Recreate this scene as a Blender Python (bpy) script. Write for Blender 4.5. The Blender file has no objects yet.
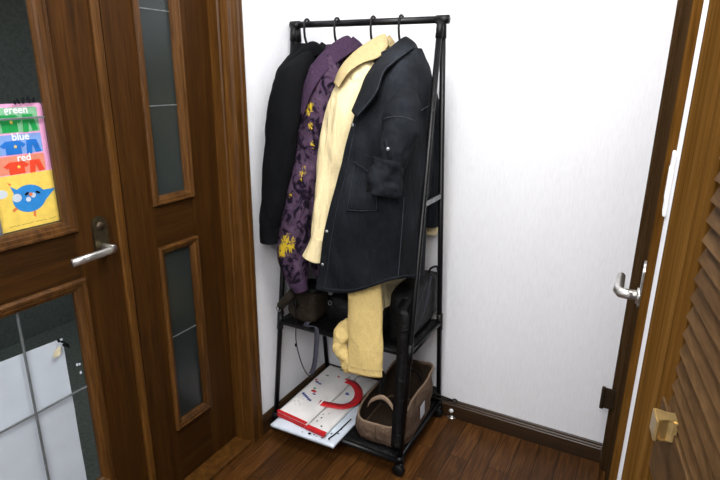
import bpy, bmesh, math, random
from mathutils import Vector, Matrix, noise
random.seed(7)
PI = math.pi
C = bpy.context.scene.collection
S = bpy.context.scene
S.view_settings.view_transform = 'Standard'
S.view_settings.look = 'None'
S.view_settings.exposure = 0.0

# ------------------------------------------------------------------ materials
def lin(c):
    return tuple((x/255/12.92 if x/255 <= .04045 else ((x/255+.055)/1.055)**2.4) for x in c)+(1.0,)
class NT:
    def __init__(s, name):
        m = bpy.data.materials.new(name); m.use_nodes = True
        s.m = m; s.nt = m.node_tree; s.b = s.nt.nodes['Principled BSDF']
    def n(s, t, **kw):
        x = s.nt.nodes.new(t)
        for k, v in kw.items():
            if k in x.inputs: x.inputs[k].default_value = v
            else: setattr(x, k, v)
        return x
    def l(s, a, b): s.nt.links.new(a, b)
    def coords(s, scale=(1,1,1), rot=(0,0,0)):
        t = s.n('ShaderNodeTexCoord'); mp = s.n('ShaderNodeMapping')
        mp.inputs['Scale'].default_value = scale; mp.inputs['Rotation'].default_value = rot
        s.l(t.outputs['Object'], mp.inputs['Vector']); return mp.outputs['Vector']
    def ramp(s, fac, stops):
        r = s.n('ShaderNodeValToRGB'); e = r.color_ramp.elements
        while len(e) < len(stops): e.new(.5)
        for i, (p, c) in enumerate(stops): e[i].position = p; e[i].color = lin(c)
        s.l(fac, r.inputs['Fac']); return r
    def bump(s, h, strength=.2, dist=.002):
        b = s.n('ShaderNodeBump'); b.inputs['Strength'].default_value = strength; b.inputs['Distance'].default_value = dist
        s.l(h, b.inputs['Height']); s.l(b.outputs['Normal'], s.b.inputs['Normal']); return b
def _crease(s, amount, cs, inner=None):
    v = s.coords(cs)
    n = s.n('ShaderNodeTexNoise'); n.inputs['Scale'].default_value = 1; n.inputs['Detail'].default_value = 4; n.inputs['Distortion'].default_value = .7; n.inputs['Roughness'].default_value = .55
    s.l(v, n.inputs['Vector'])
    b = s.n('ShaderNodeBump'); b.inputs['Strength'].default_value = amount; b.inputs['Distance'].default_value = .02
    s.l(n.outputs['Fac'], b.inputs['Height'])
    if inner is not None: s.l(inner.outputs['Normal'], b.inputs['Normal'])
    s.l(b.outputs['Normal'], s.b.inputs['Normal'])
NT.crease = _crease
def plain(name, rgb, rough=.5, metal=0, noise_amt=0.08, nscale=60, bump=0, spec=.5, crease=0, cs=(22,22,7)):
    k = NT(name); v = k.coords()
    nz = k.n('ShaderNodeTexNoise'); nz.inputs['Scale'].default_value = nscale; nz.inputs['Detail'].default_value = 4
    k.l(v, nz.inputs['Vector'])
    d = tuple(max(0, c*(1-noise_amt*1.5)) for c in rgb); e = tuple(min(255, c*(1+noise_amt)) for c in rgb)
    r = k.ramp(nz.outputs['Fac'], [(.3, d), (.7, e)])
    k.l(r.outputs['Color'], k.b.inputs['Base Color'])
    k.b.inputs['Roughness'].default_value = rough; k.b.inputs['Metallic'].default_value = metal
    k.b.inputs['Specular IOR Level'].default_value = spec
    if bump: bp_ = k.bump(nz.outputs['Fac'], bump, .001)
    if crease: k.crease(crease, cs, bp_ if bump else None)
    return k.m
def wood(name, dark, mid, light, axis='z', rough=.38, fine=1.0, spec=.45, gs=40):
    k = NT(name)
    st = {'x': (1.2, gs, gs), 'y': (gs, 1.2, gs), 'z': (gs, gs, 1.2)}[axis]
    v = k.coords(st)
    a = k.n('ShaderNodeTexNoise'); a.inputs['Scale'].default_value = 1.0; a.inputs['Detail'].default_value = 5; a.inputs['Distortion'].default_value = .6
    k.l(v, a.inputs['Vector'])
    v2 = k.coords(tuple(x*5*fine if x > 2 else x*9 for x in st))
    b = k.n('ShaderNodeTexNoise'); b.inputs['Scale'].default_value = 1.0; b.inputs['Detail'].default_value = 3
    k.l(v2, b.inputs['Vector'])
    mx = k.n('ShaderNodeMix'); mx.data_type = 'FLOAT'; mx.inputs[0].default_value = .42
    k.l(a.outputs['Fac'], mx.inputs[2]); k.l(b.outputs['Fac'], mx.inputs[3])
    r = k.ramp(mx.outputs[0], [(.33, dark), (.5, mid), (.68, light)])
    k.l(r.outputs['Color'], k.b.inputs['Base Color'])
    k.b.inputs['Roughness'].default_value = rough; k.b.inputs['Specular IOR Level'].default_value = spec
    k.bump(mx.outputs[0], .12, .001)
    return k.m
M = {}
M['wood_z'] = wood('door_wood_vertical_grain', (36,20,5), (54,31,8), (70,43,14), 'z', .5, 1, .10)
M['wood_y'] = wood('door_wood_horizontal_grain', (34,19,5), (50,29,8), (65,40,13), 'y', .5, 1, .10)
M['mold_z'] = wood('moulding_wood_vertical', (48,28,8), (70,43,15), (98,64,28), 'z', .35, 1, .35)
M['mold_y'] = wood('moulding_wood_horizontal', (48,28,8), (70,43,15), (98,64,28), 'y', .35, 1, .35)
M['casing'] = wood('casing_wood', (52,30,8), (76,47,14), (98,64,25), 'z', .45, 1, .2)
M['dark_z'] = wood('dark_jamb_wood', (46,33,18), (62,45,27), (78,59,38), 'z', .7, 1, 0)
M['jamb_z'] = wood('near_casing_wood', (64,40,13), (88,58,22), (108,76,34), 'z', .6, 1, 0)
M['base_x'] = wood('baseboard_wood_back', (36,22,9), (50,33,16), (66,45,25), 'x', .4)
M['base_y'] = wood('baseboard_wood_left', (36,22,9), (50,33,16), (66,45,25), 'y', .4)
M['louvre'] = wood('louvre_wood', (56,39,22), (72,52,31), (86,64,40), 'y', .6, 1, .05, 70)
M['louvre_z'] = wood('louvre_stile_wood', (68,44,15), (90,61,25), (108,78,38), 'z', .6, 1, 0, 120)
M['black'] = plain('rack_black_enamel', (9,9,11), .38, 0, .1, 40, 0, .3)
M['blackplastic'] = plain('black_plastic', (10,10,12), .5, 0, .1, 60, 0, .3)
M['grey'] = plain('grey_metal_rail', (120,121,124), .4, .3)
M['chrome'] = plain('brushed_silver', (196,194,190), .28, .9, .04)
M['brass'] = plain('olive_brass', (92,82,60), .3, .85, .1)
M['gold'] = plain('satin_gold', (186,158,104), .3, .8, .06)
M['hinge'] = plain('dark_bronze', (60,48,34), .45, .5)
M['lead'] = plain('lead_came', (112,116,118), .45, .4)
M['white'] = plain('white_plastic', (240,240,242), .4, 0, .01)
M['black_cloth'] = plain('black_jersey', (11,12,15), .95, 0, .2, 300, .3, .12, .5, (16,16,5))
M['black_bag'] = plain('black_nylon', (8,8,9), .6, 0, .2, 300, .3, .25, .5, (24,24,24))
M['olive'] = plain('dark_olive_nylon', (44,37,28), .7, 0, .15, 250, .3, .2, .5, (24,24,24))
M['strapgrey'] = plain('slate_webbing', (70,70,82), .8, 0, .1, 400, .2, .2)
M['taupe'] = plain('taupe_canvas', (100,82,68), .9, 0, .1, 260, .3, .12, .7, (18,18,18))
M['taupe_l'] = plain('taupe_trim', (140,119,100), .9, 0, .1, 260, .2, .15)
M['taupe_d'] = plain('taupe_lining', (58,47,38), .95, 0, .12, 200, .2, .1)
M['yellow'] = plain('pale_yellow_cotton', (228,211,166), .92, 0, .015, 120, .1, .12, .75, (24,24,4))
M['yellow_d'] = plain('mustard_collar_cotton', (186,166,122), .92, 0, .03, 90, .1, .12, .6, (14,14,14))
M['yellow_t'] = plain('buttery_yellow_twill', (222,196,130), .92, 0, .025, 160, .2, .12, .5, (26,26,12))
M['purple_s'] = plain('solid_plum_fleece', (60,44,64), .95, 0, .1, 150, .3, .1, .5, (18,18,9))
M['button'] = plain('pewter_button', (176,180,184), .35, .7)
M['stitch'] = plain('slate_thread', (60,63,70), .9, 0, .08, 60, 0, .1)
M['paper'] = plain('white_paper', (200,206,216), .85, 0, .02, 14)
M['paper_b'] = plain('bluish_white_plastic', (214,224,236), .5, 0, .03, 20)
M['paper_r'] = plain('white_coated_paper', (232,230,228), .5, 0, .03, 14)
M['red'] = plain('red_trim', (205,30,38), .5, 0, .06)
M['red_m'] = plain('red_print', (196,36,44), .6)
M['blue_m'] = plain('blue_print', (40,66,150), .6)
M['green_m'] = plain('green_print', (60,140,80), .6)
M['ink'] = plain('black_print', (20,21,26), .8, 0, .08, 60, 0, .1)
M['orange_m'] = plain('orange_print', (226,120,60), .6)
M['chart_y'] = plain('chart_yellow', (242,206,96), .5, 0, .03)
M['chart_p'] = plain('chart_pink', (236,164,204), .5, 0, .02)
M['chart_g'] = plain('chart_green', (128,184,142), .5, 0, .03)
M['chart_g2'] = plain('chart_deep_green', (16,150,72), .5, 0, .03)
M['chart_b'] = plain('chart_blue', (128,160,218), .5, 0, .03)
M['chart_b2'] = plain('chart_deep_blue', (24,110,196), .5, 0, .03)
M['chart_r'] = plain('chart_orange', (226,138,112), .5, 0, .03)
M['chart_r2'] = plain('chart_red', (230,68,38), .5, 0, .03)
M['bird'] = plain('bird_blue', (42,132,204), .5, 0, .03)
M['tape'] = plain('yellowed_tape', (200,192,160), .5)
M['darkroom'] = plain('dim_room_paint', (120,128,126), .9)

def m_denim():
    k = NT('black_denim'); v = k.coords((1,1,1))
    a = k.n('ShaderNodeTexNoise'); a.inputs['Scale'].default_value = 9; a.inputs['Detail'].default_value = 6
    b = k.n('ShaderNodeTexNoise'); b.inputs['Scale'].default_value = 420; b.inputs['Detail'].default_value = 2
    k.l(v, a.inputs['Vector']); k.l(v, b.inputs['Vector'])
    mx = k.n('ShaderNodeMix'); mx.data_type = 'FLOAT'; mx.inputs[0].default_value = .45
    k.l(a.outputs['Fac'], mx.inputs[2]); k.l(b.outputs['Fac'], mx.inputs[3])
    r = k.ramp(mx.outputs[0], [(.34, (12,14,18)), (.55, (25,28,33)), (.7, (48,52,59))])
    k.l(r.outputs['Color'], k.b.inputs['Base Color']); k.b.inputs['Roughness'].default_value = .9
    k.b.inputs['Specular IOR Level'].default_value = .15
    k.crease(.7, (15,15,6), k.bump(b.outputs['Fac'], .25, .0008))
    return k.m
M['denim'] = m_denim()
def m_purple():
    k = NT('tie_dye_plum_fleece'); v = k.coords((1,1,.8))
    a = k.n('ShaderNodeTexNoise'); a.inputs['Scale'].default_value = 26; a.inputs['Detail'].default_value = 9; a.inputs['Roughness'].default_value = .66; a.inputs['Distortion'].default_value = .8
    k.l(v, a.inputs['Vector'])
    r = k.ramp(a.outputs['Fac'], [(.36, (13,10,18)), (.45, (26,18,32)), (.505, (66,50,68)), (.7, (88,70,90))])
    fz = k.n('ShaderNodeTexNoise'); fz.inputs['Scale'].default_value = 160; fz.inputs['Detail'].default_value = 2
    k.l(v, fz.inputs['Vector'])
    mm = k.n('ShaderNodeMix'); mm.data_type = 'RGBA'; mm.blend_type = 'OVERLAY'; mm.inputs[0].default_value = .35
    k.l(r.outputs['Color'], mm.inputs[6]); k.l(fz.outputs['Color'], mm.inputs[7])
    at = k.n('ShaderNodeAttribute'); at.attribute_name = 'splash'
    b = k.n('ShaderNodeTexNoise'); b.inputs['Scale'].default_value = 48; b.inputs['Detail'].default_value = 6; b.inputs['Distortion'].default_value = 2.2
    k.l(k.coords((1,.55,.75),(.7,.3,.2)), b.inputs['Vector'])
    mu = k.n('ShaderNodeMath', operation='MULTIPLY'); k.l(at.outputs['Fac'], mu.inputs[0]); k.l(b.outputs['Fac'], mu.inputs[1])
    r2 = k.ramp(mu.outputs[0], [(.36, (0,0,0)), (.47, (255,255,255))])
    m2 = k.n('ShaderNodeMix'); m2.data_type = 'RGBA'
    k.l(r2.outputs['Color'], m2.inputs[0]); k.l(mm.outputs[2], m2.inputs[6]); m2.inputs[7].default_value = lin((186,158,40))
    k.l(m2.outputs[2], k.b.inputs['Base Color']); k.b.inputs['Roughness'].default_value = .95; k.b.inputs['Specular IOR Level'].default_value = .1
    k.crease(.7, (20,20,9), k.bump(fz.outputs['Fac'], .3, .001))
    return k.m
M['purple'] = m_purple()
def m_wall(name, rgb, horiz):
    k = NT(name); s = (260, 260, 26)
    v = k.coords(s)
    a = k.n('ShaderNodeTexNoise'); a.inputs['Scale'].default_value = 1; a.inputs['Detail'].default_value = 4; a.inputs['Roughness'].default_value = .6
    k.l(v, a.inputs['Vector'])
    d = tuple(c*.975 for c in rgb)
    r = k.ramp(a.outputs['Fac'], [(.35, d), (.6, rgb)])
    k.l(r.outputs['Color'], k.b.inputs['Base Color']); k.b.inputs['Roughness'].default_value = .85
    k.b.inputs['Specular IOR Level'].default_value = .2
    k.bump(a.outputs['Fac'], .35, .0015)
    return k.m
M['wall'] = m_wall('white_woven_wallpaper', (239,240,244), 0)
M['ceil'] = plain('ceiling_white', (236,236,236), .9, 0, .01)
def m_floor():
    k = NT('dark_plank_floor')
    t = k.n('ShaderNodeTexCoord')
    mp = k.n('ShaderNodeMapping'); mp.inputs['Rotation'].default_value = (0,0,-PI/2); mp.inputs['Location'].default_value = (0.13, 0.0855, 0)
    k.l(t.outputs['Object'], mp.inputs['Vector'])
    br = k.n('ShaderNodeTexBrick'); br.offset = .37; br.offset_frequency = 2
    br.inputs['Scale'].default_value = 1; br.inputs['Brick Width'].default_value = .46; br.inputs['Row Height'].default_value = .0745
    br.inputs['Mortar Size'].default_value = .0016; br.inputs['Mortar Smooth'].default_value = .3; br.inputs['Bias'].default_value = 0
    br.inputs['Color1'].default_value = (0,0,0,1); br.inputs['Color2'].default_value = (1,1,1,1); br.inputs['Mortar'].default_value = (.5,.5,.5,1)
    k.l(mp.outputs['Vector'], br.inputs['Vector'])
    # per plank offset of the grain
    sc = k.n('ShaderNodeVectorMath', operation='SCALE'); sc.inputs['Scale'].default_value = 7.0
    k.l(br.outputs['Color'], sc.inputs[0])
    ad = k.n('ShaderNodeVectorMath', operation='ADD'); k.l(t.outputs['Object'], ad.inputs[0]); k.l(sc.outputs[0], ad.inputs[1])
    m2 = k.n('ShaderNodeMapping'); m2.inputs['Scale'].default_value = (46, 5, 46); k.l(ad.outputs[0], m2.inputs['Vector'])
    w = k.n('ShaderNodeTexNoise'); w.inputs['Scale'].default_value = 1.0; w.inputs['Detail'].default_value = 5; w.inputs['Distortion'].default_value = 1.6
    k.l(m2.outputs['Vector'], w.inputs['Vector'])
    m3 = k.n('ShaderNodeMapping'); m3.inputs['Scale'].default_value = (220, 9, 220); k.l(ad.outputs[0], m3.inputs['Vector'])
    nz = k.n('ShaderNodeTexNoise'); nz.inputs['Scale'].default_value = 1; nz.inputs['Detail'].default_value = 3; k.l(m3.outputs['Vector'], nz.inputs['Vector'])
    mx = k.n('ShaderNodeMix'); mx.data_type = 'FLOAT'; mx.inputs[0].default_value = .6
    k.l(w.outputs['Fac'], mx.inputs[2]); k.l(nz.outputs['Fac'], mx.inputs[3])
    r = k.ramp(mx.outputs[0], [(.32, (46,26,8)), (.5, (72,43,17)), (.68, (97,64,30))])
    hs = k.n('ShaderNodeHueSaturation'); k.l(r.outputs['Color'], hs.inputs['Color'])
    mr = k.n('ShaderNodeMapRange'); mr.inputs['To Min'].default_value = .72; mr.inputs['To Max'].default_value = 1.3
    k.l(br.outputs['Color'], mr.inputs['Value']); k.l(mr.outputs[0], hs.inputs['Value'])
    m4 = k.n('ShaderNodeMix'); m4.data_type = 'RGBA'; k.l(br.outputs['Fac'], m4.inputs[0]); k.l(hs.outputs['Color'], m4.inputs[6]); m4.inputs[7].default_value = lin((18,10,4))
    k.l(m4.outputs[2], k.b.inputs['Base Color'])
    k.b.inputs['Roughness'].default_value = .38; k.b.inputs['Specular IOR Level'].default_value = .22
    iv = k.n('ShaderNodeMath', operation='SUBTRACT'); iv.inputs[0].default_value = 1; k.l(br.outputs['Fac'], iv.inputs[1])
    k.bump(iv.outputs[0], .5, .001)
    return k.m
M['floor'] = m_floor()
def m_glass():          # clear pane: see-through with a reflecting surface
    k = NT('clear_door_glass'); nt = k.nt; out = nt.nodes['Material Output']
    tr = k.n('ShaderNodeBsdfTransparent'); tr.inputs['Color'].default_value = (.97,.98,.98,1)
    gl = k.n('ShaderNodeBsdfGlossy'); gl.inputs['Roughness'].default_value = .05
    ms = k.n('ShaderNodeMixShader'); ms.inputs[0].default_value = .035; k.l(tr.outputs[0], ms.inputs[1]); k.l(gl.outputs[0], ms.inputs[2])
    k.l(ms.outputs[0], out.inputs['Surface']); return k.m
M['glass'] = m_glass()
def m_smoked():
    k = NT('smoked_frosted_glass'); v = k.coords((1,1,1))
    a = k.n('ShaderNodeTexNoise'); a.inputs['Scale'].default_value = 900; k.l(v, a.inputs['Vector'])
    n2 = k.n('ShaderNodeTexNoise'); n2.inputs['Scale'].default_value = 2.5; k.l(v, n2.inputs['Vector'])
    r = k.ramp(n2.outputs['Fac'], [(.3, (26,33,32)), (.7, (40,47,47))])
    k.l(r.outputs['Color'], k.b.inputs['Base Color']); k.b.inputs['Roughness'].default_value = .28
    k.bump(a.outputs['Fac'], .08, .0006); return k.m
M['smoked'] = m_smoked()

# ------------------------------------------------------------------ mesh helpers (everything in world coordinates)
def link(name, me, mat, parent=None, smooth=False):
    o = bpy.data.objects.new(name, me); C.objects.link(o)
    if mat is not None: me.materials.append(mat)
    if smooth:
        for p in me.polygons: p.use_smooth = True
    if parent is not None:
        o.parent = parent; o.matrix_parent_inverse = parent.matrix_basis.inverted()
    return o
def from_bm(name, bm, mat, parent=None, smooth=False):
    bmesh.ops.recalc_face_normals(bm, faces=bm.faces)
    me = bpy.data.meshes.new(name); bm.to_mesh(me); bm.free()
    return link(name, me, mat, parent, smooth)
def add_box(bm, lo, hi, bev=0, seg=2, mat4=None):
    lo, hi = Vector(lo), Vector(hi)
    r = bmesh.ops.create_cube(bm, size=1.0); vs = r['verts']
    c = (lo+hi)/2; d = hi-lo
    for v in vs: v.co = Vector((c.x+v.co.x*d.x, c.y+v.co.y*d.y, c.z+v.co.z*d.z))
    if bev:
        es = list({e for v in vs for e in v.link_edges})
        r = bmesh.ops.bevel(bm, geom=vs+es, offset=bev, segments=seg, profile=.5, affect='EDGES')
        vs = list({v for f in r['faces'] for v in f.verts} | {v for v in vs if v.is_valid})
    if mat4 is not None:
        for v in vs: v.co = mat4 @ v.co
    return vs
def box(name, lo, hi, mat, parent=None, bev=0, mat4=None):
    bm = bmesh.new(); add_box(bm, lo, hi, bev, 2, mat4); return from_bm(name, bm, mat, parent)
def add_tube(bm, pts, r, n=12, caps=True, closed=False):
    pts = [Vector(p) for p in pts]; N = len(pts)
    rs = r if isinstance(r, (list, tuple)) else [r]*N
    rings = []; up = None
    for i, p in enumerate(pts):
        if closed: t = pts[(i+1) % N]-pts[i-1]
        else: t = pts[min(i+1, N-1)]-pts[max(i-1, 0)]
        t.normalize()
        if up is None:
            a = Vector((0,0,1)) if abs(t.z) < .9 else Vector((1,0,0))
            up = (a-t*a.dot(t)).normalized()
        else: up = (up-t*up.dot(t)).normalized()
        s = t.cross(up)
        rings.append([bm.verts.new(p+(up*math.cos(2*PI*k/n)+s*math.sin(2*PI*k/n))*rs[i]) for k in range(n)])
    for i in range(N if closed else N-1):
        A, B = rings[i], rings[(i+1) % N]
        for k in range(n): bm.faces.new((A[k], A[(k+1)%n], B[(k+1)%n], B[k]))
    if caps and not closed:
        bm.faces.new(rings[0][::-1]); bm.faces.new(rings[-1])
def tube(name, pts, r, mat, parent=None, n=12, closed=False):
    bm = bmesh.new(); add_tube(bm, pts, r, n, True, closed); return from_bm(name, bm, mat, parent, True)
def cr(pts, n, closed=False):
    """Catmull-Rom through pts, n samples"""
    P = [Vector(p) for p in pts]; K = len(P); out = []
    segs = K if closed else K-1
    for i in range(n):
        t = i/(n if closed else n-1)*segs; k = min(int(t), segs-1); u = t-k
        if closed: a, b, c, d = P[(k-1)%K], P[k%K], P[(k+1)%K], P[(k+2)%K]
        else: a, b, c, d = P[max(k-1,0)], P[k], P[min(k+1,K-1)], P[min(k+2,K-1)]
        out.append(.5*((2*b)+(c-a)*u+(2*a-5*b+4*c-d)*u*u+(3*b-a-3*c+d)*u**3))
    return out
def surf_grid(rows, nu, nv, closed=False):
    cols = [cr(r, nu, closed) for r in rows]
    cc = [cr([cols[j][i] for j in range(len(cols))], nv) for i in range(nu)]
    return [[cc[i][j] for i in range(nu)] for j in range(nv)]
def grid_bm(G, closed=False, bm=None, cap=False):
    bm = bm or bmesh.new()
    V = [[bm.verts.new(p) for p in r] for r in G]; nu = len(G[0])
    for j in range(len(G)-1):
        for i in range(nu if closed else nu-1):
            bm.faces.new((V[j][i], V[j][(i+1)%nu], V[j+1][(i+1)%nu], V[j+1][i]))
    if cap and closed:
        bm.faces.new(V[0][::-1]); bm.faces.new(V[-1])
    return bm
def gnormals(G, closed=False):
    nv, nu = len(G), len(G[0]); N = []
    for j in range(nv):
        r = []
        for i in range(nu):
            du = (G[j][(i+1)%nu] if closed else G[j][min(i+1,nu-1)])-(G[j][i-1] if (closed or i) else G[j][i])
            dv = G[min(j+1,nv-1)][i]-G[max(j-1,0)][i]
            n = du.cross(dv); r.append(n.normalized() if n.length > 1e-9 else Vector((0,0,1)))
        N.append(r)
    return N
def wrinkle(G, amp, closed=False, su=14, sv=4, seed=0, fade=0):
    """cloth folds: displace along the normal by stretched noise (world space)"""
    N = gnormals(G, closed); nv = len(G); out = []
    for j, r in enumerate(G):
        o = []
        f = 1 if not fade else min(1, j/(nv*fade)+.15)
        for i, p in enumerate(r):
            q = Vector((p.x*su, p.y*su, p.z*sv))+Vector((seed*3.7, seed*1.3, seed*2.1))
            d = noise.noise(q)+.45*noise.noise(q*2.3+Vector((5,2,1)))
            o.append(p+N[j][i]*d*amp*f)
        out.append(o)
    return out
def cloth(name, G, mat, parent, closed=False, thick=.003, cap=False):
    o = from_bm(name, grid_bm(G, closed, None, cap), mat, parent, True)
    if thick:
        s = o.modifiers.new('thickness', 'SOLIDIFY'); s.thickness = thick; s.offset = 0
    return o
def loft(path, radii, nu=28, nv=40, axis=None, samples=True):
    """rings round a path; radii = (a,b) per point: a across `axis`, b the other way"""
    P = cr(path, nv); K = len(radii)
    R = cr([(a, b, 0) for a, b in radii], nv)
    ax = Vector(axis) if axis else Vector((1,0,0)); G = []
    for i, p in enumerate(P):
        t = (P[min(i+1,nv-1)]-P[max(i-1,0)]).normalized()
        u = (ax-t*ax.dot(t)).normalized(); w = t.cross(u)
        G.append([p+u*math.cos(2*PI*k/nu)*R[i].x+w*math.sin(2*PI*k/nu)*R[i].y for k in range(nu)])
    return G
def thing(name, label, cat, loc, group=None):
    o = bpy.data.objects.new(name, None); C.objects.link(o); o.location = loc; o.empty_display_size = .05
    o['label'] = label; o['category'] = cat
    if group: o['group'] = group
    return o
def tag(o, label, cat, group=None):
    o['label'] = label; o['category'] = cat
    if group: o['group'] = group
    return o
def struct(o): o['kind'] = 'structure'; return o
def poly_bm(pts, thick, normal, bm=None):
    """flat polygon extruded by thick along normal"""
    bm = bm or bmesh.new(); n = Vector(normal).normalized()*thick
    a = [bm.verts.new(Vector(p)) for p in pts]; b = [bm.verts.new(Vector(p)+n) for p in pts]
    bm.faces.new(a[::-1]); bm.faces.new(b)
    for i in range(len(a)): bm.faces.new((a[i], a[(i+1)%len(a)], b[(i+1)%len(a)], b[i]))
    return bm
def prism_z(name, xy, z0, z1, mat, parent=None):
    bm = poly_bm([(x, y, z0) for x, y in xy], z1-z0, (0,0,1)); return from_bm(name, bm, mat, parent)

# ------------------------------------------------------------------ room
XL, XR, YB, XD = -1.222, .040, 1.953, -1.280
struct(box('floor', (-1.4,-1.4,-.05), (.9,2.1,0), M['floor']))
struct(box('ceiling', (-1.4,-1.4,2.42), (.9,2.1,2.5), M['ceil']))
struct(box('wall_back', (-1.4,YB,0), (.9,2.08,2.42), M['wall']))
bm = bmesh.new()
add_box(bm, (-1.34,1.435,0), (XL,YB,2.42)); add_box(bm, (-1.34,-1.4,2.06), (XL,1.435,2.42)); add_box(bm, (-1.34,-1.4,0), (XL,.11,2.06))
struct(from_bm('wall_left', bm, M['wall']))
bm = bmesh.new()
add_box(bm, (XR,.68,0), (.12,1.085,2.42)); add_box(bm, (XR,1.085,2.06), (.12,YB,2.42)); add_box(bm, (.30,-1.4,0), (.38,.68,2.42)); add_box(bm, (.12,.68,0), (.38,.74,2.42))
struct(from_bm('wall_right', bm, M['wall']))
struct(box('wall_front', (-1.4,-1.45,0), (.9,-1.4,2.42), M['wall']))
# the dim room beyond the glazed door
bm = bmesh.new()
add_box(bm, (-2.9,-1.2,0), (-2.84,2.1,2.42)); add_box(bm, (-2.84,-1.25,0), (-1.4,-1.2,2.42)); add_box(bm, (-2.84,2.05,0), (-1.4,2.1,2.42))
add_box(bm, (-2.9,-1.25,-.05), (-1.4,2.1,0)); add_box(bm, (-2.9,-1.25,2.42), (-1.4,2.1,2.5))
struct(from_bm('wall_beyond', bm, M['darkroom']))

def baseboard(name, axis, a, b, mat):
    prof = [(0,0),(.014,0),(.014,.058),(.011,.062),(.011,.067),(.0075,.071),(.0075,.077),(.003,.080),(0,.080)]
    bm = bmesh.new()
    if axis == 'x': pts = [(a, YB-d, z) for d, z in prof]; n = (1,0,0)
    else: pts = [(XL+d, a, z) for d, z in prof]; n = (0,1,0)
    poly_bm(pts, b-a, n, bm); return struct(from_bm(name, bm, mat))
baseboard('baseboard_back', 'x', XL, .004, M['base_x'])
baseboard('baseboard_left', 'y', 1.457, YB, M['base_y'])

# casing round the glazed doors: stepped profile extruded up, a head across the top, threshold below
bm = bmesh.new()
prof = [(-1.34,1.374),(-1.243,1.374),(-1.238,1.378),(-1.231,1.378),(-1.229,1.384),(-1.213,1.388),(-1.205,1.396),(-1.204,1.408),(-1.208,1.413),(-1.208,1.428),(-1.203,1.432),(-1.203,1.446),(-1.208,1.455),(-1.222,1.457),(-1.34,1.457)]
poly_bm([(x,y,0) for x,y in prof], 2.10, (0,0,1), bm)
struct(from_bm('trim_1', bm, M['casing']))
bm = bmesh.new()
poly_bm([(x,.11,2.03+(y-1.374)) for x,y in prof], 1.264, (0,1,0), bm)
add_box(bm, (-1.34,.11,0), (-1.205,.175,2.05))
struct(from_bm('trim_2', bm, M['casing']))
bm = bmesh.new(); poly_bm([(-1.34,.17,0),(-1.213,.17,0),(-1.213,.17,.014),(-1.218,.17,.020),(-1.34,.17,.024)], 1.217, (0,1,0), bm)
struct(from_bm('trim_3', bm, M['casing']))

def molding_frame(name, y0, y1, z0, z1, w, parent, x=XD):
    """mitred picture-frame moulding standing proud of the leaf; rectangle is the outer edge"""
    prof = [(0,0),(.0,.006),(.14,.013),(.30,.013),(.36,.009),(.62,.0085),(.68,.005),(.88,.003),(1,-.004),(1,-.012),(0,-.012)]
    bm = bmesh.new(); R = []
    for f, h in prof:
        d = f*w
        R.append([bm.verts.new((x+h, yy, zz)) for yy, zz in ((y0+d,z0+d),(y1-d,z0+d),(y1-d,z1-d),(y0+d,z1-d))])
    for i in range(len(R)):
        A, B = R[i], R[(i+1)%len(R)]
        for k in range(4): bm.faces.new((A[k], A[(k+1)%4], B[(k+1)%4], B[k]))
    return from_bm(name, bm, M['mold_z'], parent)
def leaf(root, y0, y1, z0, z1, opens, rail_name='rail'):
    """stiles and rails round the glass openings, each piece with its own grain"""
    ys, ye = opens[0][0], opens[0][1]
    box('stile', (XD-.036,y0,z0), (XD,ys,z1), M['wood_z'], root)
    box('stile', (XD-.036,ye,z0), (XD,y1,z1), M['wood_z'], root)
    zs = [z0]+[z for o in opens for z in (o[2], o[3])]+[z1]
    for i in range(0, len(zs), 2):
        box(rail_name, (XD-.036,ys,zs[i]), (XD-.0008,ye,zs[i+1]), M['wood_y'], root)

# main glazed door leaf
def setting(name):
    o = bpy.data.objects.new(name, None); C.objects.link(o); o['kind'] = 'structure'; return o
d1 = setting('door_1'); d1.location = (XD, .57, .026)
leaf(d1, .18, .958, .026, 2.02, [(.308,.832,.230,.866),(.308,.832,1.010,1.87)])
box('astragal', (XD-.004,.956,.026), (XD+.009,.984,2.02), M['casing'], d1, .006)
for z0, z1, nm in ((.220,.876,'lower'),(1.001,1.88,'upper')):
    molding_frame('glass_moulding', .299, .841, z0, z1, .034, d1)
    g0, g1 = z0+.030, z1-.030
    box('glass_pane', (XD-.016,.329,g0), (XD-.012,.811,g1), M['glass'], d1)
    bm = bmesh.new()
    for y in (.478, .662): add_box(bm, (XD-.0125,y-.003,g0), (XD-.008,y+.003,g1), .001)
    for z in ((.558,.70) if nm == 'lower' else (1.294,1.58)):
        if nm == 'lower' and z > .6: continue
        add_box(bm, (XD-.0125,.329,z-.0025), (XD-.008,.811,z+.0025), .001)
    from_bm('lead_strip', bm, M['lead'], d1)
# lever handle on the main leaf
bm = bmesh.new()
pl = []
PY, PZ0, PZ1, PR = .902, .945, 1.008, .021
for k in range(13): a = PI*k/12; pl.append((XD, PY+PR*math.cos(a), PZ1+PR*math.sin(a)))
for k in range(13): a = PI+PI*k/12; pl.append((XD, PY+PR*math.cos(a), PZ0-.012+PR*math.sin(a)))
poly_bm(pl, .009, (1,0,0), bm)
bmesh.ops.bevel(bm, geom=[e for e in bm.edges if all(v.co.x > XD+.008 for v in e.verts)], offset=.003, segments=2, affect='EDGES')
hp = from_bm('handle_plate', bm, M['brass'], d1)
bm = bmesh.new()
add_tube(bm, [(XD+.008,PY,.945),(XD+.052,PY,.945)], .0105, 16)
path = [(XD+.046,PY+.006,.945),(XD+.052,PY-.012,.944),(XD+.053,PY-.06,.943),(XD+.053,PY-.122,.942)]
for i in range(3):
    pass
G = [[Vector((p[0]+.0075*math.cos(2*PI*k/16), p[1]+(.004*math.cos(2*PI*k/16) if i == 0 else 0), p[2]+.0105*math.sin(2*PI*k/16))) for k in range(16)] for i, p in enumerate(path)]
grid_bm(G, True, bm, True)
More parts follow.
